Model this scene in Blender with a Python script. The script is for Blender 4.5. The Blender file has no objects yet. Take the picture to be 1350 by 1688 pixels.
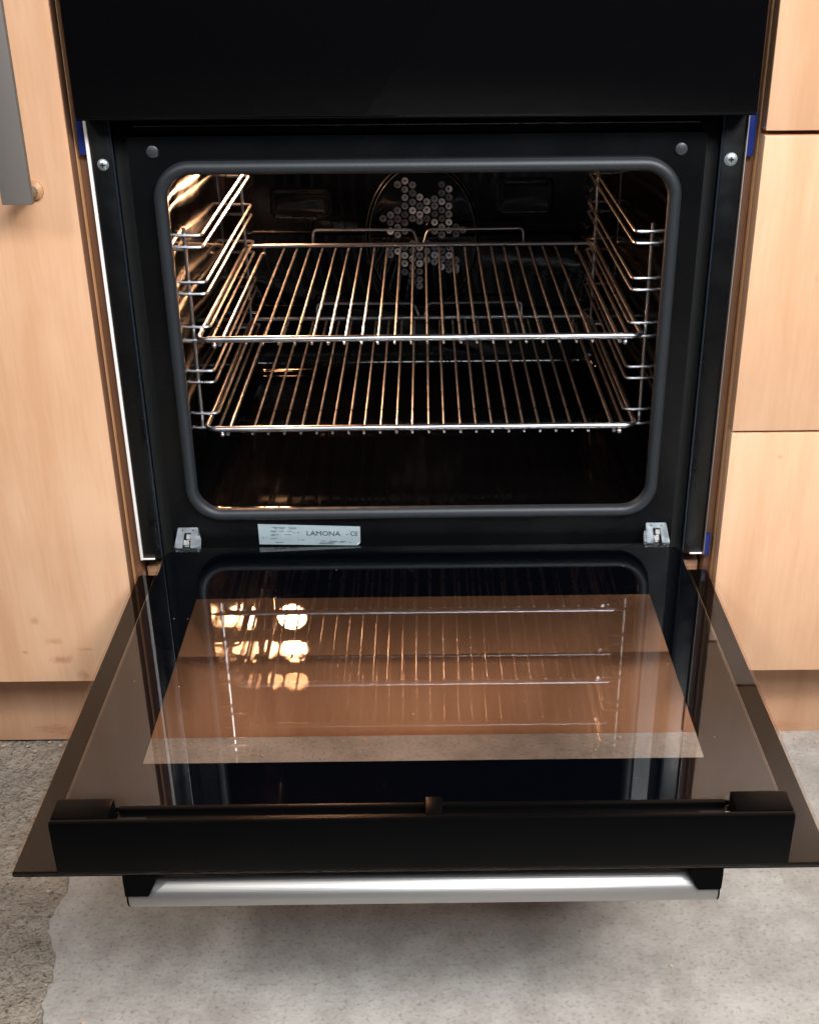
import bpy, bmesh, math, random
from mathutils import Vector, Matrix, noise
random.seed(4)
sc = bpy.context.scene
COL = sc.collection

# ------------------------------------------------------------------ camera
cam_d = bpy.data.cameras.new('camera')
cam = bpy.data.objects.new('camera', cam_d)
COL.objects.link(cam)
RC = ((0.99992481, -0.01070933, 0.00597319),
      (-0.01021647, -0.45816989, 0.88880592),
      (-0.00678178, -0.88880012, -0.45824486))
M = Matrix(((RC[0][0], -RC[0][1], -RC[0][2], 0.00624),
            (RC[1][0], -RC[1][1], -RC[1][2], -1.14877),
            (RC[2][0], -RC[2][1], -RC[2][2], 0.60961),
            (0, 0, 0, 1)))
cam.matrix_world = M
cam_d.sensor_fit = 'HORIZONTAL'
cam_d.sensor_width = 36.0
cam_d.lens = 36.0 * 2018.73 / 1350.0
cam_d.shift_x = (675 - 718.25) / 1350.0
cam_d.shift_y = (891.7 - 844) / 1350.0
cam_d.clip_start = 0.01
cam_d.clip_end = 100
sc.camera = cam

# ------------------------------------------------------------------ light
sc.view_settings.view_transform = 'Standard'
sc.view_settings.look = 'None'
sc.view_settings.exposure = 0.0
sc.view_settings.gamma = 1.0
w = bpy.data.worlds.new('World'); sc.world = w; w.use_nodes = True
bg = w.node_tree.nodes['Background']
bg.inputs[0].default_value = (0.72, 0.85, 1.0, 1)
bg.inputs[1].default_value = 0.07

def area(name, loc, target, sx, sy, power, color, spread=math.pi):
    d = bpy.data.lights.new(name, 'AREA'); d.shape = 'RECTANGLE'
    d.size = sx; d.size_y = sy; d.energy = power; d.color = color; d.spread = spread
    o = bpy.data.objects.new(name, d); COL.objects.link(o)
    o.location = loc
    o.rotation_euler = (Vector(target) - Vector(loc)).to_track_quat('-Z', 'Y').to_euler()
    return o
area('front_fill', (0.45, -2.1, 2.1), (0.1, -0.1, 0.0), 1.2, 0.8, 10.6, (0.90, 0.95, 1.0), math.radians(62))  # added front fill, unseen; narrow beam keeps the floor ahead dim
area('ceiling_light', (1.05, -1.30, 1.60), (0.10, -0.1, 0.1), 0.7, 0.45, 12.2, (1.0, 0.96, 0.92), math.radians(95))
area('window_light', (-1.0, -1.25, 1.45), (0.2, 0, 0.0), 0.22, 0.22, 3.0, (1.0, 0.95, 0.88), math.radians(95))

# ------------------------------------------------------------------ materials
def new_mat(name):
    m = bpy.data.materials.new(name); m.use_nodes = True
    nt = m.node_tree; nt.nodes.clear()
    out = nt.nodes.new('ShaderNodeOutputMaterial')
    return m, nt, out
def N(nt, t, **kw):
    n = nt.nodes.new(t)
    for k, v in kw.items(): setattr(n, k, v)
    return n
def pr(name, col, rough=.5, metal=0, ior=1.5, bump=0, bscale=100, vary=0, vscale=20, coat=0, stretch=(1, 1, 1), rvary=0):
    m, nt, out = new_mat(name)
    p = N(nt, 'ShaderNodeBsdfPrincipled'); nt.links.new(p.outputs[0], out.inputs[0])
    p.inputs['Base Color'].default_value = (*col, 1); p.inputs['Roughness'].default_value = rough
    p.inputs['Metallic'].default_value = metal; p.inputs['IOR'].default_value = ior
    p.inputs['Coat Weight'].default_value = coat; p.inputs['Coat Roughness'].default_value = .04
    tc = N(nt, 'ShaderNodeTexCoord'); mp = N(nt, 'ShaderNodeMapping'); mp.inputs['Scale'].default_value = stretch
    nt.links.new(tc.outputs['Object'], mp.inputs[0])
    if bump:
        n = N(nt, 'ShaderNodeTexNoise'); n.inputs['Scale'].default_value = bscale; n.inputs['Detail'].default_value = 3
        b = N(nt, 'ShaderNodeBump'); b.inputs['Strength'].default_value = bump; b.inputs['Distance'].default_value = .002
        nt.links.new(mp.outputs[0], n.inputs['Vector']); nt.links.new(n.outputs[0], b.inputs['Height'])
        nt.links.new(b.outputs[0], p.inputs['Normal'])
        if coat: nt.links.new(b.outputs[0], p.inputs['Coat Normal'])
    if vary or rvary:
        n = N(nt, 'ShaderNodeTexNoise'); n.inputs['Scale'].default_value = vscale; n.inputs['Detail'].default_value = 5
        nt.links.new(mp.outputs[0], n.inputs['Vector'])
        if vary:
            mx = N(nt, 'ShaderNodeMix', data_type='RGBA')
            mx.inputs[6].default_value = (*[c * (1 - vary) for c in col], 1)
            mx.inputs[7].default_value = (*[min(1, c * (1 + vary)) for c in col], 1)
            nt.links.new(n.outputs[0], mx.inputs[0]); nt.links.new(mx.outputs[2], p.inputs['Base Color'])
        if rvary:
            mr = N(nt, 'ShaderNodeMapRange'); mr.inputs[1].default_value = .3; mr.inputs[2].default_value = .7
            mr.inputs[3].default_value = max(.01, rough - rvary); mr.inputs[4].default_value = rough + rvary
            nt.links.new(n.outputs[0], mr.inputs[0]); nt.links.new(mr.outputs[0], p.inputs['Roughness'])
    return m

def glass_mat(name, tint, boost=1.8, opaque=None, rough=0.004):
    m, nt, out = new_mat(name)
    fr = N(nt, 'ShaderNodeFresnel'); fr.inputs[0].default_value = 1.5
    ge = N(nt, 'ShaderNodeNewGeometry')
    inv = N(nt, 'ShaderNodeMath', operation='SUBTRACT'); inv.inputs[0].default_value = 1
    nt.links.new(ge.outputs['Backfacing'], inv.inputs[1])
    m1 = N(nt, 'ShaderNodeMath', operation='MULTIPLY'); m1.inputs[1].default_value = boost
    nt.links.new(fr.outputs[0], m1.inputs[0])
    m2 = N(nt, 'ShaderNodeMath', operation='MULTIPLY', use_clamp=True)
    nt.links.new(m1.outputs[0], m2.inputs[0]); nt.links.new(inv.outputs[0], m2.inputs[1])
    tc = N(nt, 'ShaderNodeTexCoord')
    gl = N(nt, 'ShaderNodeBsdfGlossy'); gl.inputs['Roughness'].default_value = rough
    # faint smears on the pane
    n = N(nt, 'ShaderNodeTexNoise'); n.inputs['Scale'].default_value = 9; n.inputs['Detail'].default_value = 6
    mp = N(nt, 'ShaderNodeMapping'); mp.inputs['Scale'].default_value = (3, .8, 1)
    nt.links.new(tc.outputs['Object'], mp.inputs[0]); nt.links.new(mp.outputs[0], n.inputs['Vector'])
    mr = N(nt, 'ShaderNodeMapRange'); mr.inputs[1].default_value = .5; mr.inputs[2].default_value = .8
    mr.inputs[3].default_value = rough; mr.inputs[4].default_value = rough + .022
    nt.links.new(n.outputs[0], mr.inputs[0]); nt.links.new(mr.outputs[0], gl.inputs['Roughness'])
    if opaque:
        tr = N(nt, 'ShaderNodeBsdfDiffuse'); tr.inputs[0].default_value = (*opaque, 1)
    else:
        tr = N(nt, 'ShaderNodeBsdfTransparent'); tr.inputs[0].default_value = (*tint, 1)
    mx = N(nt, 'ShaderNodeMixShader')
    nt.links.new(m2.outputs[0], mx.inputs[0]); nt.links.new(tr.outputs[0], mx.inputs[1]); nt.links.new(gl.outputs[0], mx.inputs[2])
    nt.links.new(mx.outputs[0], out.inputs[0])
    return m

def wood_mat(name, light, dark, rough=.38, stains=()):
    m, nt, out = new_mat(name)
    p = N(nt, 'ShaderNodeBsdfPrincipled'); nt.links.new(p.outputs[0], out.inputs[0])
    p.inputs['Roughness'].default_value = rough
    ge = N(nt, 'ShaderNodeNewGeometry')
    mp = N(nt, 'ShaderNodeMapping'); mp.inputs['Scale'].default_value = (1, 1, .07)
    nt.links.new(ge.outputs['Position'], mp.inputs[0])
    n1 = N(nt, 'ShaderNodeTexNoise'); n1.inputs['Scale'].default_value = 24; n1.inputs['Detail'].default_value = 6; n1.inputs['Distortion'].default_value = .6
    n2 = N(nt, 'ShaderNodeTexNoise'); n2.inputs['Scale'].default_value = 260; n2.inputs['Detail'].default_value = 3
    mp3 = N(nt, 'ShaderNodeMapping'); mp3.inputs['Scale'].default_value = (1, 1, .45)
    n3 = N(nt, 'ShaderNodeTexNoise'); n3.inputs['Scale'].default_value = 16; n3.inputs['Detail'].default_value = 4; n3.inputs['Distortion'].default_value = 1.2
    nt.links.new(ge.outputs['Position'], mp3.inputs[0]); nt.links.new(mp3.outputs[0], n3.inputs['Vector'])
    nt.links.new(mp.outputs[0], n1.inputs['Vector']); nt.links.new(mp.outputs[0], n2.inputs['Vector'])
    a = N(nt, 'ShaderNodeMath', operation='MULTIPLY_ADD'); a.inputs[1].default_value = .38
    nt.links.new(n2.outputs[0], a.inputs[0]); nt.links.new(n1.outputs[0], a.inputs[2])
    b = N(nt, 'ShaderNodeMath', operation='MULTIPLY_ADD'); b.inputs[1].default_value = .5
    nt.links.new(n3.outputs[0], b.inputs[0]); nt.links.new(a.outputs[0], b.inputs[2])
    mr = N(nt, 'ShaderNodeMapRange'); mr.inputs[1].default_value = .72; mr.inputs[2].default_value = 1.12
    nt.links.new(b.outputs[0], mr.inputs[0])
    mx = N(nt, 'ShaderNodeMix', data_type='RGBA'); mx.inputs[6].default_value = (*light, 1); mx.inputs[7].default_value = (*dark, 1)
    nt.links.new(mr.outputs[0], mx.inputs[0])
    cur = mx.outputs[2]
    nn = N(nt, 'ShaderNodeTexNoise'); nn.inputs['Scale'].default_value = 60; nn.inputs['Detail'].default_value = 5
    for (sx, sz, rx, rz, amt) in stains:          # scuffs and dirty marks
        sp = N(nt, 'ShaderNodeMapping'); sp.vector_type = 'POINT'
        sp.inputs['Location'].default_value = (-sx / rx, 0, -sz / rz); sp.inputs['Scale'].default_value = (1 / rx, 0, 1 / rz)
        nt.links.new(ge.outputs['Position'], sp.inputs[0])
        ln = N(nt, 'ShaderNodeVectorMath', operation='LENGTH'); nt.links.new(sp.outputs[0], ln.inputs[0])
        ad = N(nt, 'ShaderNodeMath', operation='MULTIPLY_ADD'); ad.inputs[1].default_value = 2.2
        nt.links.new(nn.outputs[0], ad.inputs[0]); nt.links.new(ln.outputs['Value'], ad.inputs[2])
        m2 = N(nt, 'ShaderNodeMapRange'); m2.inputs[1].default_value = 1.2; m2.inputs[2].default_value = 2.1
        m2.inputs[3].default_value = amt; m2.inputs[4].default_value = 0
        nt.links.new(ad.outputs[0], m2.inputs[0])
        mm = N(nt, 'ShaderNodeMix', data_type='RGBA'); mm.inputs[7].default_value = (.34, .11, .045, 1)
        m4 = N(nt, 'ShaderNodeMath', operation='MULTIPLY'); m4.inputs[1].default_value = .75; nt.links.new(m2.outputs[0], m4.inputs[0])
        nt.links.new(m4.outputs[0], mm.inputs[0]); nt.links.new(cur, mm.inputs[6]); cur = mm.outputs[2]
    nt.links.new(cur, p.inputs['Base Color'])
    bp = N(nt, 'ShaderNodeBump'); bp.inputs['Strength'].default_value = .08; bp.inputs['Distance'].default_value = .001
    nt.links.new(n2.outputs[0], bp.inputs['Height']); nt.links.new(bp.outputs[0], p.inputs['Normal'])
    return m

def concrete_mat(name, c0, c1, speck, rough_bump, pits):
    m, nt, out = new_mat(name)
    p = N(nt, 'ShaderNodeBsdfPrincipled'); nt.links.new(p.outputs[0], out.inputs[0]); p.inputs['Roughness'].default_value = .85
    ge = N(nt, 'ShaderNodeNewGeometry')
    n1 = N(nt, 'ShaderNodeTexNoise'); n1.inputs['Scale'].default_value = 17; n1.inputs['Detail'].default_value = 14; n1.inputs['Roughness'].default_value = .72
    n2 = N(nt, 'ShaderNodeTexNoise'); n2.inputs['Scale'].default_value = 240; n2.inputs['Detail'].default_value = 5
    n3 = N(nt, 'ShaderNodeTexVoronoi'); n3.inputs['Scale'].default_value = pits
    for n in (n1, n2, n3): nt.links.new(ge.outputs['Position'], n.inputs['Vector'])
    r = N(nt, 'ShaderNodeMapRange'); r.inputs[1].default_value = .36; r.inputs[2].default_value = .64
    nt.links.new(n1.outputs[0], r.inputs[0])
    mx = N(nt, 'ShaderNodeMix', data_type='RGBA'); mx.inputs[6].default_value = (*c0, 1); mx.inputs[7].default_value = (*c1, 1)
    nt.links.new(r.outputs[0], mx.inputs[0])
    r2 = N(nt, 'ShaderNodeMapRange'); r2.inputs[1].default_value = .54; r2.inputs[2].default_value = .70; r2.inputs[4].default_value = speck
    nt.links.new(n2.outputs[0], r2.inputs[0])
    m2 = N(nt, 'ShaderNodeMix', data_type='RGBA'); m2.inputs[7].default_value = (.05, .04, .032, 1)
    nt.links.new(r2.outputs[0], m2.inputs[0]); nt.links.new(mx.outputs[2], m2.inputs[6])
    nt.links.new(m2.outputs[2], p.inputs['Base Color'])
    ad = N(nt, 'ShaderNodeMath', operation='MULTIPLY_ADD'); ad.inputs[1].default_value = .6
    nt.links.new(n3.outputs['Distance'], ad.inputs[0]); nt.links.new(n2.outputs[0], ad.inputs[2])
    b = N(nt, 'ShaderNodeBump'); b.inputs['Strength'].default_value = rough_bump; b.inputs['Distance'].default_value = .003
    nt.links.new(ad.outputs[0], b.inputs['Height']); nt.links.new(b.outputs[0], p.inputs['Normal'])
    return m

ENAMEL = pr('black_enamel', (.0014, .0012, .0012), .07, ior=1.34, bump=.10, bscale=14, rvary=.05, vscale=9)
FACE = pr('black_painted_face', (.0026, .0028, .0032), .25, ior=1.45, bump=.12, bscale=16, rvary=.08, vscale=12)
FLANGE = pr('black_flange', (.0022, .0024, .0028), .30, ior=1.45, bump=.05, bscale=60, rvary=.08, vscale=30)
MATT = pr('matt_black_plastic', (.0014, .0014, .0016), .34, ior=1.16, bump=.08, bscale=900)
RUBBER = pr('grey_rubber', (.014, .017, .021), .50, bump=.08, bscale=300, vary=.15, vscale=30)
CHROME = pr('chromed_wire', (.58, .58, .61), .31, metal=1, rvary=.04, vscale=60, vary=.12)
STEEL = pr('brushed_steel', (.50, .49, .48), .50, metal=1, bump=.10, bscale=700, stretch=(.015, 1, 1), vary=.08, rvary=.04, vscale=200)
TRIM = pr('bright_metal_edge', (.88, .84, .80), .5, metal=.0)
TRIM_SHADE = pr('shaded_metal_edge', (.40, .35, .32), .5, metal=.6)  # same trim as the left one, its shade put into the colour
LIP = pr('rolled_flange_edge', (.012, .018, .028), .22, ior=1.6)
ZINC = pr('zinc_plate', (.50, .56, .60), .38, metal=.85, rvary=.1, vscale=120, vary=.2)
LABEL = pr('silver_label', (.30, .37, .40), .5, metal=.1, vary=.12, vscale=60, bump=.15, bscale=200)
INK = pr('label_ink', (.03, .035, .05), .6)
BLUE = pr('blue_film', (.012, .03, .19), .3, bump=.2, bscale=80)
FAN = pr('fan_metal', (.22, .25, .30), .5)
_nt = FAN.node_tree; _p = [n for n in _nt.nodes if n.type == 'BSDF_PRINCIPLED'][0]
_oi = _nt.nodes.new('ShaderNodeObjectInfo'); _r = _nt.nodes.new('ShaderNodeValToRGB')
_r.color_ramp.elements[0].color = (.05, .065, .10, 1); _r.color_ramp.elements[1].color = (.62, .78, 1.0, 1)
_e = _r.color_ramp.elements.new(.6); _e.color = (.19, .25, .35, 1)
_nt.links.new(_oi.outputs['Random'], _r.inputs[0])
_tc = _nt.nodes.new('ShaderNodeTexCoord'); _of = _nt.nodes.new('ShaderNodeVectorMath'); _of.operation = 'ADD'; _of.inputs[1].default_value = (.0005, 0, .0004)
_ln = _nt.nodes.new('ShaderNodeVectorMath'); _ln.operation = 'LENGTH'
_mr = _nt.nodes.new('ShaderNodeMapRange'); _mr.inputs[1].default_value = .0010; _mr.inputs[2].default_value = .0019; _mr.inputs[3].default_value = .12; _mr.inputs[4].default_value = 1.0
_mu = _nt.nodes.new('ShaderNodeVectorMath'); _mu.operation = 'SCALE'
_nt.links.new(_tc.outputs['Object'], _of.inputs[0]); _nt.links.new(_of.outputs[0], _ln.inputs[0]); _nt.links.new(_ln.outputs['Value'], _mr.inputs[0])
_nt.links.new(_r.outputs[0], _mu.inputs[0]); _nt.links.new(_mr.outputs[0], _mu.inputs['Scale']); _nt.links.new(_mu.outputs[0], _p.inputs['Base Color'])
DARKHOLE = pr('dark_recess', (.002, .002, .002), .8)
HANDLE_GREY = pr('satin_nickel', (.22, .20, .185), .5, metal=.4, bump=.04, bscale=600, stretch=(1, 1, .03))
IG = glass_mat('clear_inner_glass', (.97, .95, .93))
OG = glass_mat('bronze_outer_glass', (.93, .88, .85), boost=1.0)
FRIT = pr('black_glass_print', (.0012, .0016, .0032), .9, ior=1.0)
FRITB = pr('brown_black_glass_print', (.004, .003, .0025), .9, ior=1.0)
GLASSBLACK = glass_mat('black_glass', None, boost=.8, opaque=(.002, .002, .0025))
WOOD = wood_mat('maple_laminate', (.77, .475, .295), (.67, .375, .215),
                stains=((-.417, -.063, .006, .006, .55), (-.399, -.090, .010, .005, .5), (-.394, -.113, .016, .006, .7),
                        (-.365, -.100, .012, .003, .6), (-.370, -.134, .009, .010, .6), (-.432, -.103, .005, .003, .6),
                        (-.352, -.145, .006, .012, .5), (.36, .118, .003, .003, .4), (.372, .30, .003, .004, .35)))
WOODEDGE = wood_mat('maple_edge', (.58, .32, .16), (.50, .26, .12), .45)
SHADE_EDGE = wood_mat('shaded_brown_edge', (.24, .115, .060), (.17, .075, .038), .5)  # brown wood darkened, the shade beside the oven is in its colour
PLINTHWOOD = wood_mat('plinth_board_laminate', (.58, .335, .20), (.49, .265, .15), .5,
                stains=((-.40, -.262, .05, .008, .5), (-.44, -.255, .03, .008, .5), (.0, -.268, .3, .006, .6), (.40, -.262, .06, .008, .5), (.42, -.215, .06, .012, .35)))
ROUGHC = concrete_mat('rough_concrete', (.37, .32, .255), (.23, .195, .155), .8, .9, 300)
SCREED = concrete_mat('smooth_screed', (.47, .445, .41), (.31, .285, .255), .35, .22, 190)
WALLP = pr('plaster', (.55, .53, .5), .9, bump=.2, bscale=80)
m, nt, out = new_mat('lamp_glow'); LAMP = m
e = N(nt, 'ShaderNodeEmission'); e.inputs[0].default_value = (1.0, .48, .23, 1); e.inputs[1].default_value = 900
nt.links.new(e.outputs[0], out.inputs[0])
LAMPRING = pr('lamp_collar_steel', (.5, .48, .45), .3, metal=1)

# ------------------------------------------------------------------ helpers
def link_mesh(name, bm, mat, parent=None, smooth=True, kind=None):
    me = bpy.data.meshes.new(name)
    bmesh.ops.recalc_face_normals(bm, faces=bm.faces)
    bm.to_mesh(me); bm.free()
    if mat: me.materials.append(mat)
    if smooth:
        for p in me.polygons: p.use_smooth = True
        me.set_sharp_from_angle(angle=math.radians(38))
    o = bpy.data.objects.new(name, me); COL.objects.link(o)
    if parent: o.parent = parent
    if kind: o['kind'] = kind
    return o
def empty(name, label, cat, group=None, loc=(0, 0, 0)):
    o = bpy.data.objects.new(name, None); COL.objects.link(o); o.location = loc
    o.empty_display_size = .05
    o['label'] = label; o['category'] = cat
    if group: o['group'] = group
    return o
def add_box(bm, x0, x1, y0, y1, z0, z1, bev=0, seg=2):
    r = bmesh.ops.create_cube(bm, size=1)
    vs = r['verts']
    for v in vs:
        v.co = Vector((x0 if v.co.x < 0 else x1, y0 if v.co.y < 0 else y1, z0 if v.co.z < 0 else z1))
    if bev:
        es = list({e for v in vs for e in v.link_edges})
        bmesh.ops.bevel(bm, geom=es, offset=bev, segments=seg, affect='EDGES', profile=.5)
def box(name, mat, parent, x0, x1, y0, y1, z0, z1, bev=.0008, **k):
    bm = bmesh.new(); add_box(bm, x0, x1, y0, y1, z0, z1, bev)
    return link_mesh(name, bm, mat, parent, **k)
def fillet(pts, r, seg=5, closed=False):
    pts = [Vector(p) for p in pts]; n = len(pts); out = []
    for i, p in enumerate(pts):
        if not closed and i in (0, n - 1): out.append(p); continue
        a = pts[i - 1]; b = pts[(i + 1) % n]
        da = (a - p); db = (b - p)
        rr = min(r, da.length * .49, db.length * .49)
        A = p + da.normalized() * rr; B = p + db.normalized() * rr
        for k in range(seg + 1):
            t = k / seg
            out.append((1 - t) ** 2 * A + 2 * t * (1 - t) * p + t * t * B)
    return out
def add_tube(bm, pts, r, closed=False, sides=10, rfun=None):
    pts = [Vector(p) for p in pts]; n = len(pts); rings = []
    up = None
    for i, p in enumerate(pts):
        if closed: t = pts[(i + 1) % n] - pts[i - 1]
        else: t = pts[min(i + 1, n - 1)] - pts[max(i - 1, 0)]
        t.normalize()
        if up is None:
            up = t.orthogonal().normalized()
        else:
            up = (up - t * up.dot(t))
            if up.length < 1e-6: up = t.orthogonal()
            up.normalize()
        s = t.cross(up)
        rr = rfun(i) if rfun else r
        rings.append([bm.verts.new(p + (up * math.cos(a) + s * math.sin(a)) * rr)
                      for a in [2 * math.pi * k / sides for k in range(sides)]])
    def bridge(a, b, off=0):
        for k in range(sides):
            bm.faces.new((a[k], a[(k + 1) % sides], b[(k + 1 + off) % sides], b[(k + off) % sides]))
    for i in range(n - 1): bridge(rings[i], rings[i + 1])
    if closed:
        best = min(range(sides), key=lambda o: sum((rings[-1][k].co - rings[0][(k + o) % sides].co).length for k in range(sides)))
        bridge(rings[-1], rings[0], best)
    else:
        bm.faces.new(rings[0][::-1]); bm.faces.new(rings[-1])
def tube(name, mat, parent, pts, r, closed=False, sides=10, **k):
    bm = bmesh.new(); add_tube(bm, pts, r, closed, sides)
    return link_mesh(name, bm, mat, parent, **k)
def rrect(x0, x1, z0, z1, r, seg=8):
    out = []
    for cx, cz, a0 in ((x1 - r, z1 - r, 0), (x0 + r, z1 - r, 90), (x0 + r, z0 + r, 180), (x1 - r, z0 + r, 270)):
        for k in range(seg + 1):
            a = math.radians(a0 + 90 * k / seg)
            out.append((cx + r * math.cos(a), cz + r * math.sin(a)))
    return out
def loft(bm, loops, cap0=False, cap1=False):
    rings = [[bm.verts.new(p) for p in L] for L in loops]
    n = len(rings[0])
    for a, b in zip(rings, rings[1:]):
        for k in range(n): bm.faces.new((a[k], a[(k + 1) % n], b[(k + 1) % n], b[k]))
    if cap0: bm.faces.new(rings[0])
    if cap1: bm.faces.new(rings[-1][::-1])
    return rings
def ring_plate(name, mat, parent, outer, inner, d0, d1, axis='Y', **k):
    """flat plate between two matching 2-D profiles, d0..d1 thick along axis"""
    f = (lambda p, d: (p[0], d, p[1])) if axis == 'Y' else (lambda p, d: (p[0], p[1], d))
    bm = bmesh.new()
    L = [[f(p, d0) for p in inner], [f(p, d0) for p in outer], [f(p, d1) for p in outer], [f(p, d1) for p in inner]]
    rings = loft(bm, L)
    n = len(inner); a, b = rings[-1], rings[0]
    for q in range(n): bm.faces.new((a[q], a[(q + 1) % n], b[(q + 1) % n], b[q]))
    return link_mesh(name, bm, mat, parent, **k)
def plate(name, mat, parent, prof, d0, d1, axis='Y', bev=.0006, **k):
    f = (lambda p, d: (p[0], d, p[1])) if axis == 'Y' else (lambda p, d: (p[0], p[1], d))
    cx = sum(p[0] for p in prof) / len(prof); cy = sum(p[1] for p in prof) / len(prof)
    def sh(p):
        v = Vector((p[0] - cx, p[1] - cy)); l = v.length
        return (cx + v.x * (1 - bev / l), cy + v.y * (1 - bev / l))
    s = 1 if d1 > d0 else -1
    bm = bmesh.new()
    loft(bm, [[f(sh(p), d0) for p in prof], [f(p, d0 + s * bev) for p in prof], [f(p, d1 - s * bev) for p in prof], [f(sh(p), d1) for p in prof]], True, True)
    return link_mesh(name, bm, mat, parent, **k)
def lathe(bm, prof, centre, axis='Y', seg=20):
    """prof: (radius, offset toward -Y) list"""
    loops = []
    for r, d in prof:
        loops.append([(centre[0] + r * math.cos(2 * math.pi * k / seg), centre[1] - d, centre[2] + r * math.sin(2 * math.pi * k / seg)) for k in range(seg)])
    loft(bm, loops, True, True)
def copy_part(o, parent, loc=None):
    c = o.copy(); COL.objects.link(c); c.parent = parent
    if loc is not None: c.location = loc
    return c

# ------------------------------------------------------------------ setting: floor
FZ = -.271
def axis_pts(lo, hi, a, b, fine, coarse):
    out = [lo]; x = lo
    while x < hi - 1e-6:
        x += fine if a <= x < b else coarse
        out.append(min(x, hi))
    return out
bm = bmesh.new()
xs = axis_pts(-3, 3, -.60, -.28, .0022, .08); ys = axis_pts(-4, .8, -.62, .06, .0022, .08)
grid = []
for y in ys:
    row = []
    for x in xs:
        v = Vector((x * 150, y * 150, 1.7)); u = Vector((x * 420, y * 420, 4.2))
        h = .0016 * noise.noise(v) + .0011 * noise.noise(u)
        c = noise.noise(Vector((x * 55, y * 55, 9)))
        h += .0018 * c
        row.append(bm.verts.new((x, y, FZ - .0055 + h)))
    grid.append(row)
for a, b in zip(grid, grid[1:]):
    for k in range(len(xs) - 1): bm.faces.new((a[k], a[k + 1], b[k + 1], b[k]))
link_mesh('floor', bm, ROUGHC, kind='structure')
# thin smooth screed laid over it, with a broken left edge
bm = bmesh.new(); rows = []
y = -4.0; yl = []
while y < .07: yl.append(y); y += .004 if y > -.62 else .06
for y in yl:
    n = noise.noise(Vector((y * 18, 3, 0))) * .014 + noise.noise(Vector((y * 70, 8, 0))) * .006 + noise.noise(Vector((y * 240, 8, 0))) * .002
    ex = -.372 + n + max(0, -.19 - y) * .16 + max(0, (y + .12)) * .18
    xx = [ex - .003, ex, ex + .004] + [ex + (3 - ex) * (k / 40) ** 1.6 for k in range(1, 41)]
    row = []
    for i, x in enumerate(xx):
        z = FZ + (-.009 if i == 0 else -.0012 if i == 1 else 0)
        row.append(bm.verts.new((x, y, z + .0004 * noise.noise(Vector((x * 20, y * 20, 0))))))
    rows.append(row)
for a, b in zip(rows, rows[1:]):
    for k in range(len(a) - 1): bm.faces.new((a[k], a[k + 1], b[k + 1], b[k]))
link_mesh('smooth_screed_floor', bm, SCREED, kind='structure')
# crumbs along the foot of the plinth
bm = bmesh.new()
for i in range(150):
    x = random.uniform(-.55, .55); yy = .045 - abs(random.gauss(0, .014)); s = random.uniform(.0006, .002)
    if random.random() < .25: yy = random.uniform(-.5, .03)
    mt = Matrix.Translation((x, yy, FZ + s * .5)) @ Matrix.Rotation(random.random() * 6, 4, 'Z') @ Matrix.Diagonal((s * random.uniform(1, 2), s, s * .7, 1))
    bmesh.ops.create_icosphere(bm, subdivisions=1, radius=1, matrix=mt)
link_mesh('crumbs', bm, pr('pale_crumbs', (.55, .40, .30), .9, vary=.5, vscale=30), kind='stuff')
bm = bmesh.new()
for i in range(22):
    s_ = random.uniform(.0002, .0005)
    mt = Matrix.Translation((random.uniform(-.25, .25), random.uniform(-.42, -.04), .0231 + s_ * .4)) @ Matrix.Rotation(random.random() * 6, 4, 'Z') @ Matrix.Diagonal((s_ * random.uniform(1, 2.4), s_, s_ * .6, 1))
    bmesh.ops.create_icosphere(bm, subdivisions=1, radius=1, matrix=mt)
link_mesh('dust_flecks', bm, pr('pale_dust', (.35, .27, .20), .9), kind='stuff')
box('rear_wall', WALLP, None, -3, 3, .62, .70, FZ - .02, 2.4, 0, kind='structure')

# ------------------------------------------------------------------ kitchen units
TOP = .86
pl = empty('plinth', 'wooden plinth boards standing on the concrete floor under the oven', 'plinth', loc=(0, .05, FZ))
def rel(o, p): o.location = -Vector(p.location); return o
for x0, x1 in ((-1.0, -.3105), (-.309, .3065), (.309, 1.0)):
    rel(box('board', PLINTHWOOD, pl, x0, x1, .05, .066, FZ, -.139, .0008), pl)

hs = empty('oven_housing', 'wood-veneer housing unit with brown inner side panels framing the oven', 'oven housing')
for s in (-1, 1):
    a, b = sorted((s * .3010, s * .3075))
    box('side_panel', SHADE_EDGE, hs, a, b, .006, .58, -.137, TOP, .0006)
box('base_board', PLINTHWOOD, hs, -.2985, .2985, .02, .036, -.137, -.020, .0008)
box('base_shelf', WOODEDGE, hs, -.3005, .3005, .0365, .58, -.0300, -.0125, .0008)
box('top_board', WOODEDGE, hs, -.3005, .3005, .02, .58, TOP - .018, TOP - .0002, .0008)

lc = empty('kitchen_cabinet', 'tall maple-look cabinet left of the oven, door scuffed near the floor, grey handle', 'cabinet', loc=(-.31, -.02, -.1415))
rel(box('door', WOOD, lc, -.84, -.3090, -.02, -.002, -.1415, TOP, .0012), lc)
rel(box('carcass', WOODEDGE, lc, -.84, -.3082, .0005, .58, -.1375, TOP - .002, .0008), lc)
rel(box('edge_shade_strip', SHADE_EDGE, lc, -.3088, -.3083, -.0193, -.0025, -.141, TOP - .001, .0001), lc)  # thin dark strip paints the shade on the door's inner edge
h = rel(tube('handle', HANDLE_GREY, lc, fillet([(-.345, -.024, .388), (-.345, -.055, .388), (-.345, -.055, .70), (-.345, -.024, .70)], .006), .0045, sides=12), lc)
bm = bmesh.new(); add_box(bm, -.362, -.3355, -.063, -.056, .3835, .705, .001)
gp = link_mesh('grip', bm, HANDLE_GREY, h)
bm = bmesh.new(); lathe(bm, [(.0085, 0), (.0085, .003), (.0055, .005), (.0045, .006)], (-.3450, -.0202, .388))
fo = link_mesh('foot', bm, WOODEDGE, h)

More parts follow.
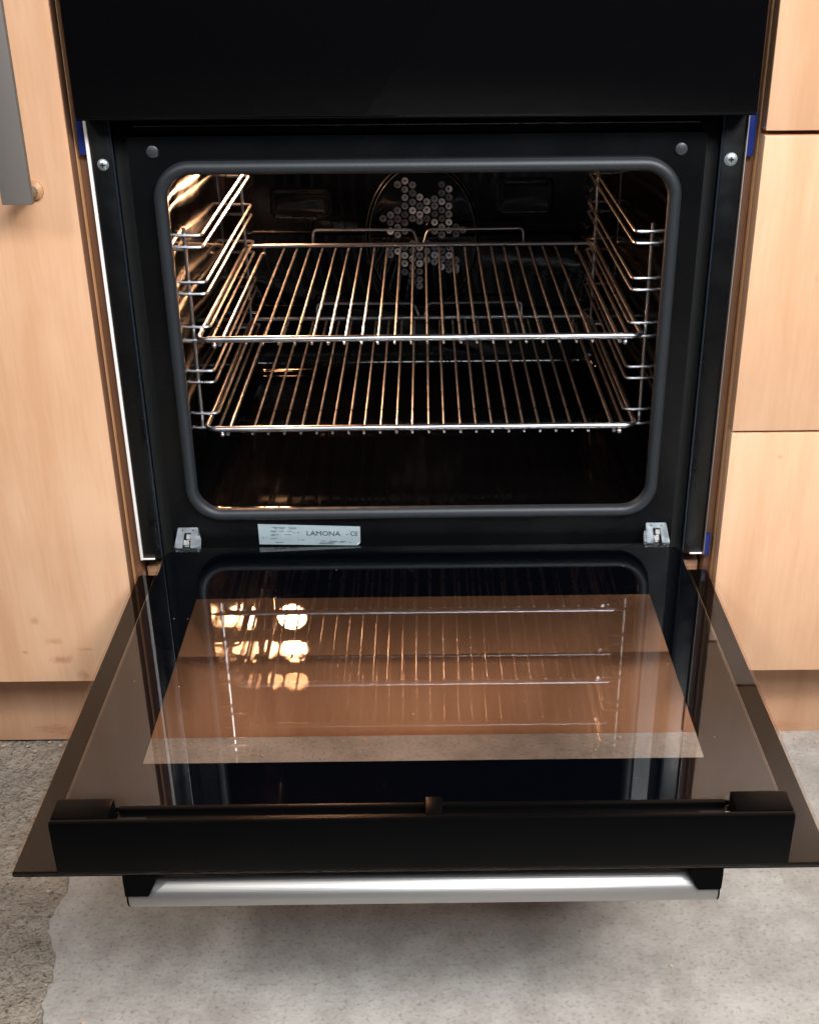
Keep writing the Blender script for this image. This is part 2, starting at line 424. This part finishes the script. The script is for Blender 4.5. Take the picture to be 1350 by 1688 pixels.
rc = empty('kitchen_drawer_unit', 'pale maple-look drawer unit right of the oven, brightly lit drawer fronts', 'drawer unit', loc=(.31, -.02, -.1415))
for z0, z1 in ((-.1375, .1440), (.1467, .4293), (.4335, .715), (.718, TOP)):
    rel(box('drawer_front', WOOD, rc, .3092, .84, -.02, -.002, z0, z1, .0012), rc)
rel(box('carcass', WOODEDGE, rc, .3082, .84, .0005, .58, -.1375, TOP - .002, .0008), rc)

# ------------------------------------------------------------------ oven
ov = empty('oven', 'black built-in oven with its glass door hanging open and its lamp lit', 'oven')
for s in (-1, 1):
    a, b = (-.2984, -.2956) if s < 0 else (.2974, .2984)
    box('edge_trim', TRIM if s < 0 else TRIM_SHADE, ov, a, b, -.0035, .03, -.0005, .4475, .0004)
    a, b = sorted((s * .2765, s * .2960))
    box('side_flange', FLANGE, ov, a, b, -.0015, .012, .0, .448, .0012)
    a, b = sorted((s * .2622, s * .2763))  # recessed channel
    tube('flange_lip', LIP, ov, [(s * .2757, -.0012, .003), (s * .2757, -.0012, .447)], .0010, sides=8)
    box('side_channel', DARKHOLE, ov, a, b, .012, .02, -.01, .448, .0)
    a, b = sorted((s * .2830, s * .2961))
    box('foot_trim', TRIM, ov, a, b, -.0040, -.0018, .0004, .0017, .0003)
    # blue protective film left on the edges
    a, b = sorted((s * .2987, s * .3052))
    box('protective_film', BLUE, ov, a, b, -.001, .0045, .4150 if s < 0 else .4090, .4475, .0002)
box('protective_film', BLUE, ov, .2987, .3040, -.001, .0045, -.003, .022, .0002)
ring_plate('face_panel', FACE, ov, rrect(-.262, .262, -.008, .4300, .004), rrect(-.2345, .2345, .0530, .4030, .028), .0, .004, smooth=False)
box('header_rail', MATT, ov, -.2955, .2955, .004, .02, .4302, .4478, .0008)
tube('header_bead', FACE, ov, [(-.255, .0035, .4390), (.255, .0035, .4390)], .0016)

# cavity
bm = bmesh.new()
def loop(x, z0, z1, r, y): return [(p[0], y, p[1]) for p in rrect(-x, x, z0, z1, r, 8)]
loft(bm, [loop(.2344, .0531, .4029, .028, .002), loop(.2325, .0570, .3995, .026, .004), loop(.2320, .0575, .3990, .026, .009),
          loop(.2330, .0560, .4000, .026, .013), loop(.2395, .0510, .4050, .026, .018), loop(.2400, .0508, .4052, .026, .10), loop(.2400, .0508, .4052, .026, .427),
          loop(.2382, .0525, .4035, .026, .437), loop(.2322, .0580, .3980, .022, .445), loop(.2210, .0690, .3870, .016, .449)], False, True)
cav = link_mesh('cavity', bm, ENAMEL, ov)
# embossed reliefs in the rear wall
def oval(cx, cz, a, b, y, n=64): return [(cx + a * math.cos(2 * math.pi * k / n), y, cz + b * math.sin(2 * math.pi * k / n)) for k in range(n)]
bm = bmesh.new()
lo = [oval(.003, .231, a, b, y) for a, b, y in ((.0755, .0985, .4488), (.073, .096, .4450), (.0705, .0935, .4475), (.0685, .0915, .4440), (.063, .086, .4430))]
loft(bm, lo, False, True)
fc = link_mesh('fan_cover', bm, ENAMEL, ov)
RIDGE_GLINT = pr('glint_enamel_rim', (.05, .055, .06), .3)  # paler grey paints the light caught along the embossed ridges
for a, b, y in ((.0735, .0965, .4447), (.0690, .0920, .4437)):
    tube('cover_ridge_glint', RIDGE_GLINT, fc, oval(.003, .231, a, b, y), .0005, closed=True, sides=6)
def emb(x0, x1, z0, z1):
    bm = bmesh.new()
    def l(d, y): return [(p[0], y, p[1]) for p in rrect(x0 + d, x1 - d, z0 + d, z1 - d, .008, 5)]
    loft(bm, [l(0, .4489), l(.002, .4483), l(.004, .4483), l(.006, .4487)], False, True)
    return link_mesh('embossed_panel', bm, ENAMEL, cav)
emb(-.193, -.114, .258, .296); emb(.098, .172, .262, .306); 
# perforations, fan blades showing through
cols = {215: [540], 295: [500, 585, 680, 865, 940], 375: [160, 450, 545, 635, 720, 905],
        455: [120, 215, 305, 400, 495, 585, 680, 860, 950, 1040, 1135], 540: [165, 255, 355, 450, 540, 820, 895, 990, 1085, 1170, 1250],
        620: [300, 400, 495, 565, 860, 950, 1040, 1130, 1220, 1290], 700: [350, 445, 540, 810, 900, 1000],
        785: [320, 400, 490, 580, 680, 860, 945, 1020], 865: [160, 255, 350, 445, 540, 630, 720, 900, 990, 1075],
        945: [210, 300, 400, 490, 580, 670, 860, 950, 1040, 1110], 1025: [630, 710, 1000, 1080, 1115], 1100: [665]}
CAMP = Vector((0.00624, -1.14877, .60961)); RM = Matrix(RC)
def on_y(px, py, Y):
    q = RM @ Vector((px - 718.25, py - 891.7, 2018.73)); return CAMP + q * ((Y - CAMP.y) / q.y)
hole0 = None
for cx, L in cols.items():
    for cy in L:
        p = on_y(600 + cx / 6.75, 280 + cy / 6.75, .4426)
        if hole0 is None:
            bm = bmesh.new()
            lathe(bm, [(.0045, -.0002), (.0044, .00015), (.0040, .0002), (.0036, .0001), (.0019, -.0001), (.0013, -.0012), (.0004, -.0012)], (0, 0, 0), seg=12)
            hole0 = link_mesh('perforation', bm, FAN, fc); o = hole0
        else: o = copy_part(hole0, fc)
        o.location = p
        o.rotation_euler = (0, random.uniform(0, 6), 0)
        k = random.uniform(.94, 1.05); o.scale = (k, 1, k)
# lamp
bm = bmesh.new(); lathe(bm, [(.0255, -.006), (.0255, .020), (.0245, .0235), (.0220, .0235), (.0205, .020)], (-.198, .447, .3720), seg=28)  # collar made deep to shield the rear wall from the lens
lm = link_mesh('lamp', bm, LAMPRING, ov)
bm = bmesh.new()
lathe(bm, [(.0203, 0)] + [(.020 * math.cos(a), .006 + .020 * math.sin(a)) for a in [math.radians(x) for x in (0, 18, 36, 54, 72, 85)]], (-.198, .439, .3720), seg=24)
link_mesh('lamp_lens', bm, LAMP, lm)
# door gasket
bm = bmesh.new()
gp_ = [(p[0], -.0035, p[1]) for p in rrect(-.2363, .2363, .0530, .4030, .030, 12)]
add_tube(bm, gp_, .0062, closed=True, sides=14)
g2 = [(p[0], -.0010, p[1]) for p in rrect(-.2325, .2325, .0568, .3992, .027, 12)]
add_tube(bm, g2, .0022, closed=True, sides=8)
link_mesh('door_gasket', bm, RUBBER, ov)
# plugs, screws, holes
for x, z in ((-.2395, .4170), (.2395, .4155)):
    bm = bmesh.new(); lathe(bm, [(.0055, 0), (.0055, .0012), (.0045, .0019)], (x, -.0002, z), seg=20)
    link_mesh('blanking_plug', bm, pr('plug_grey', (.03, .034, .04), .4), ov)
def screw(x, z, y, r=.0042, parent=ov):
    bm = bmesh.new(); lathe(bm, [(r * 1.25, 0), (r * 1.25, .0006), (r, .0008), (r * .95, .0018), (r * .6, .0027)], (x, y, z), seg=18)
    o = link_mesh('screw', bm, ZINC, parent)
    bm = bmesh.new(); q = r * .5
    add_box(bm, x - q, x + q, y - .0030, y - .0024, z - q * .28, z + q * .28)
    add_box(bm, x - q * .28, x + q * .28, y - .0031, y - .0025, z - q, z + q)
    link_mesh('cross_slot', bm, DARKHOLE, o)
screw(-.2851, .4062, -.0016); screw(.2851, .4062, -.0016, .0048)
for x, z in ((-.2525, .3345), (-.2530, .3277), (-.2501, .2894), (-.2529, .2427), (-.2528, .2330), (-.2533, .1956), (-.2508, .1854)):
    bm = bmesh.new(); lathe(bm, [(.0022, 0), (.0022, .0004), (.0015, .0005), (.0012, -.0005)], (x, -.0001, z), seg=12)
    link_mesh('fixing_dimple', bm, FACE, ov)

# hinges: channel arms sloping from the face down to the rear edge of the door
PIN = pr('bright_pin', (.8, .8, .78), .35, metal=.8)
def slope_box(bm, cx, x0, x1, t0, t1, h0, h1, bev=.0005, flare=0):
    """t: 0 at the face .. 1 at the door edge, h: height above the sloping top plane"""
    A = Vector((0, -.0030, .0372)); B = Vector((0, -.0225, .0245)); d = B - A; n = Vector((0, d.z, -d.y)).normalized()
    if n.z < 0: n = -n
    r = bmesh.ops.create_cube(bm, size=1); vs = r['verts']
    for v in vs:
        t = t0 if v.co.y < 0 else t1; h = h0 if v.co.z < 0 else h1
        x = x0 if v.co.x < 0 else x1
        p = A + d * t + n * h
        v.co = Vector((cx + x * (1 + flare * t), p.y, p.z))
    if bev: bmesh.ops.bevel(bm, geom=list({e for v in vs for e in v.link_edges}), offset=bev, segments=2, affect='EDGES')
for s in (-1, 1):
    cx = s * .2445
    bm = bmesh.new()
    slope_box(bm, cx, -.0088, -.0042, 0, 1, -.002, 0, flare=.15)
    slope_box(bm, cx, .0042, .0088, 0, 1, -.002, 0, flare=.15)
    slope_box(bm, cx, -.0041, .0041, 0, .22, -.002, -.0001)
    hg = link_mesh('hinge', bm, ZINC, ov)
    bm = bmesh.new()
    for q in (-1, 1):
        a, b = sorted((q * .0090, q * .0102)); slope_box(bm, cx, a, b, .02, 1.0, -.009, .0004, .0003, flare=.15)
    a, b = sorted((-s * .0100, -s * .0122)); slope_box(bm, cx, a, b, .40, .92, -.006, -.001, .0004, flare=.12)
    link_mesh('hinge_cheek', bm, ZINC, hg)
    bm = bmesh.new(); slope_box(bm, cx, -.0041, .0041, .23, 1, -.0075, -.006, 0); link_mesh('hinge_slot', bm, DARKHOLE, hg)
    for t, r_ in ((.42, .0016), (.72, .0019)):
        bm = bmesh.new(); slope_box(bm, cx + (.0012 if t < .5 else -.0008), -r_, r_, t - .09, t + .10, -.0058, -.0015, .0006); link_mesh('hinge_pin', bm, PIN, hg)
    bm = bmesh.new()
    for q in (-1, 1): slope_box(bm, cx + q * .0052, -.0010, .0010, .10, .15, -.0008, .0002, 0)
    link_mesh('hinge_notch', bm, DARKHOLE, hg)

# rating plate

bm = bmesh.new()

vs = [(-.1718, .0160), (-.0685, .0135), (-.0655, .0168), (-.0652, .0355), (-.1720, .0396)]
loft(bm, [[(x, -.0002, z) for x, z in vs], [(x, -.0008, z) for x, z in vs]], True, True)
rp = link_mesh('rating_plate', bm, LABEL, ov, smooth=False)
bm = bmesh.new(); a = [bm.verts.new(p) for p in ((-.0685, -.0010, .0135), (-.0655, -.0010, .0168), (-.0690, -.0026, .0172))]
bm.faces.new(a); link_mesh('peeling_corner', bm, TRIM, rp, smooth=False)
def lbl_pt(u, v):   # u 0..1 left-right, v 0..1 top-bottom
    t = Vector((-.1720, 0, .0396)).lerp(Vector((-.0652, 0, .0355)), u); b = Vector((-.1718, 0, .0160)).lerp(Vector((-.0655, 0, .0133)), u)
    return t.lerp(b, v)
def text(body, u, v, size, parent, sx=1.0):
    cu = bpy.data.curves.new('lettering', 'FONT'); cu.body = body; cu.size = size; cu.extrude = .0001; cu.resolution_u = 3; cu.offset = 0
    t = bpy.data.objects.new('lettering', cu); COL.objects.link(t)
    bpy.context.view_layer.update()
    me = bpy.data.meshes.new_from_object(t.evaluated_get(bpy.context.evaluated_depsgraph_get()))
    bpy.data.objects.remove(t); me.materials.append(INK)
    o = bpy.data.objects.new('lettering', me); COL.objects.link(o); o.parent = parent
    p = lbl_pt(u, v); o.location = (p.x, -.0011, p.z)
    o.rotation_euler = (math.radians(90), math.radians(1.9), 0); o.scale = (sx, 1, 1)
    return o
text('LAMONA', .468, .50, .0076, rp, 1.12)
text('CE', .90, .47, .0068, rp, 1.0)
bm = bmesh.new()
def dash(u0, u1, v, h=.0007):
    a = lbl_pt(u0, v); b = lbl_pt(u1, v)
    q = [bm.verts.new(c) for c in ((a.x, -.0010, a.z), (b.x, -.0010, b.z), (b.x, -.0010, b.z + h), (a.x, -.0010, a.z + h))]
    bm.faces.new(q)
for v, segs in ((.15, ((.14, .27), (.30, .38))), (.20, ((.16, .19), (.21, .26), (.31, .37))), (.33, ((.12, .18), (.20, .25), (.28, .33))), (.38, ((.13, .17), (.34, .36), (.38, .40))),
                (.50, ((.13, .20), (.26, .32))), (.56, ((.12, .16),)), (.72, ((.12, .18),)), (.76, ((.42, .45), (.39, .40))), (.90, ((.16, .24), (.60, .73))), (.95, ((.59, .75),)),
                (.80, ((.61, .66), (.70, .78), (.80, .86))), (.85, ((.68, .77), (.79, .84), (.89, .91))), (.45, ((.855, .885),)), (.66, ((.035, .042),)), (.72, ((.036, .045),))):
    for a_, b_ in segs:
        x = a_
        while x < b_:
            q = min(b_, x + random.uniform(.006, .02)); dash(x, q, v); x = q + .004
link_mesh('fine_print', bm, INK, rp, smooth=False)

# upper compartment door (closed), just above
ud = link_mesh('upper_door', (lambda b: (add_box(b, -.2975, .2975, -.030, -.003, .4500, TOP - .1, .0015), b)[1])(bmesh.new()), GLASSBLACK, ov)
box('upper_door_trim', MATT, ud, -.2972, .2972, -.029, -.004, .4482, .4498, .0004)
box('control_panel', GLASSBLACK, ov, -.2975, .2975, -.030, -.003, TOP - .097, TOP + .02, .0015)
box('oven_shell', MATT, ov, -.294, .294, .452, .56, -.01, .84, .001)
for s in (-1, 1):
    a, b = sorted((s * .2620, s * .294)); box('oven_side', MATT, ov, a, b, .0205, .4515, -.01, .84, .0)
box('oven_roof', MATT, ov, -.2615, .2615, .0205, .4515, .42, .84, 0)
box('oven_floor', MATT, ov, -.2615, .2615, .0045, .4515, -.01, .040, 0)

# ---- open door (a part of the oven, its pieces one level down)
door = box('door', MATT, ov, -.262, .262, -.040, -.0245, -.0055, .0180, .0008)
G0, G1 = .0192, .0230
plate('inner_glass', IG, door, rrect(-.2660, .2660, -.4350, -.0215, .006, 5), G0, G1, 'Z', .0005)
ring_plate('inner_glass_border', FRIT, door, rrect(-.2655, .2655, -.4345, -.0220, .006, 5), rrect(-.2185, .2200, -.3775, -.1195, .001, 5), .0182, .0189, 'Z', smooth=False)
plate('outer_glass', OG, door, rrect(-.2990, .2990, -.4700, -.0175, .003, 5), -.0100, -.0060, 'Z', .0005)
ring_plate('outer_glass_border', FRITB, door, rrect(-.2984, .2984, -.4694, -.0181, .003, 5), rrect(-.240, .240, -.400, -.065, .003, 5), -.0112, -.0105, 'Z', smooth=False)
for s in (-1, 1):
    a, b = sorted((s * .2480, s * .2600)); box('side_rail', MATT, door, a, b, -.440, -.0405, -.0055, .0178, .0006)
# front bar of the door
box('front_bar', MATT, door, -.2640, .2640, -.4725, -.4670, -.0055, .0400, .0016)
box('bar_trough', MATT, door, -.2225, .2225, -.4668, -.4420, -.0055, .0240, .0008)
box('bar_lip', MATT, door, -.2225, .2225, -.4415, -.4365, -.0055, .0265, .0009)
for s in (-1, 1):
    a, b = sorted((s * .2230, s * .2640)); box('end_block', MATT, door, a, b, -.4668, -.4440, -.0055, .0397, .0015)
    a, b = sorted((s * .2010, s * .2220)); box('vent_slot', DARKHOLE, door, a, b, -.4600, -.4480, .0242, .0246, 0)
box('clip', MATT, door, .0020, .0140, -.4668, -.4420, .0242, .0360, .001)
box('white_clip', TRIM, door, .2190, .2222, -.4560, -.4530, .0248, .0280, .0003)
# handle
HX, HY, HZ = .2162, -.4590, -.0345
bm = bmesh.new(); add_tube(bm, [(-HX, HY, HZ), (-HX + .001, HY, HZ), (0, HY, HZ), (HX - .001, HY, HZ), (HX, HY, HZ)], .0120, sides=40, rfun=lambda i: .0113 if i in (0, 4) else .0120)
hd = link_mesh('handle', bm, STEEL, door)
for s in (-1, 1):
    bm = bmesh.new()
    o0, o1 = s * .2185, s * .1945; i0, i1 = s * .2175, s * .2005
    loft(bm, [[(o0, -.4690, -.0115), (o1, -.4690, -.0115), (o1, -.440, -.0115), (o0, -.440, -.0115)],
              [(o0, -.4700, -.0170), (o1, -.4700, -.0170), (o1, -.442, -.017), (o0, -.442, -.017)],
              [(i0, -.4725, -.0290), (i1, -.4725, -.0290), (i1, -.447, -.0290), (i0, -.447, -.0290)]], True, True)
    bmesh.ops.bevel(bm, geom=bm.edges[:], offset=.0006, segments=2, affect='EDGES')
    link_mesh('handle_bracket', bm, MATT, door)
    a, b = sorted((s * .2163, s * .2172))
    bm = bmesh.new(); add_tube(bm, [(a, HY, HZ), (b, HY, HZ)], .0119, sides=32); link_mesh('handle_end_cap', bm, MATT, door)

# ------------------------------------------------------------------ wire racks
def make_rack(z, label):
    r = empty('wire_rack', label, 'oven rack', 'chrome wire racks in the oven', loc=(0, 0, z))
    y0, y1, X = .0330, .4180, .2225
    fr = fillet([(-X, y0, 0), (X, y0, 0), (X, y1, 0), (-X, y1, 0)], .012, 6, True)
    tube('frame', CHROME, r, fr, .0026, closed=True)
    # front bar is a thicker rod
    tube('front_bar', CHROME, r, [(-X + .010, y0 - .0006, .0004), (X - .010, y0 - .0006, .0004)], .0032, sides=14)
    w0 = None
    for k in range(22):
        x = -.1745 + k * .01655
        if w0 is None:
            w0 = tube('wire', CHROME, r, [(0, y0 - .0022, -.0046), (0, y0 + .003, -.0040), (0, y1 - .004, -.0040), (0, y1 + .002, -.0044)], .00135, sides=8); o = w0
        else: o = copy_part(w0, r)
        o.location = (x + random.uniform(-.0004, .0004), 0, 0)
    for s in (-1, 1):
        tube('side_rod', CHROME, r, fillet([(s * .200, y0 - .002, -.0046), (s * .200, y1 - .02, -.0046), (s * .200, y1 - .004, -.012), (s * .200, y1 + .001, -.004)], .006), .0020)
        bm = bmesh.new(); bmesh.ops.create_uvsphere(bm, u_segments=10, v_segments=8, radius=.0028, matrix=Matrix.Translation((s * .206, y0, -.0062)))
        link_mesh('stop_stud', bm, CHROME, r)
    for a, b, c, d in ((-.1375, -.1365, -.0094, -.0022), (.1325, .1317, .0096, .0033)):
        tube('rear_guard', CHROME, r, fillet([(a, y1 + .001, 0), (b, y1 + .005, .0185), (c, y1 + .005, .0180), (d, y1 + .001, 0)], .006), .0015, sides=8)
    return r
make_rack(.2292, 'upper of the two chrome wire racks, level with the middle of the fan')
make_rack(.1330, 'lower of the two chrome wire racks, nearest the oven floor')

# side supports
def make_support(s, label):
    t = empty('shelf_support', label, 'shelf support', 'wire shelf supports on the oven walls', loc=(s * .2290, .05, .1250))
    def T(name, pts, r): return rel(tube(name, CHROME, t, pts, r, sides=8), t)
    T('upright', [(s * .2292, .052, .1265), (s * .2288, .052, .3370)], .0019)
    T('upright', fillet([(s * .2380, .408, .1250), (s * .2220, .408, .1250), (s * .2220, .408, .3850), (s * .2380, .408, .3850)], .004), .0019)
    for z in (.3295, .3180, .2832, .2715, .2375, .2236, .1910, .1787, .1445, .1285):
        T('runner', fillet([(s * .2390, .0505, z + .0008), (s * .2350, .0495, z), (s * .2116, .0495, z), (s * .2116, .4100, z), (s * .2390, .4100, z)], .006), .00165)
    for z in (.1285, .2236, .3180):
        T('wall_hook', fillet([(s * .2292, .0555, z - .003), (s * .2292, .062, z - .006), (s * .2398, .064, z - .006)], .002), .0012)
    return t
make_support(-1, 'wire shelf support on the left oven wall, glowing orange in the lamp light')
make_support(1, 'wire shelf support on the right oven wall, away from the lamp')
sc.cycles.max_bounces = 10; sc.cycles.transparent_max_bounces = 16; sc.cycles.glossy_bounces = 6
sc.cycles.sample_clamp_indirect = 40
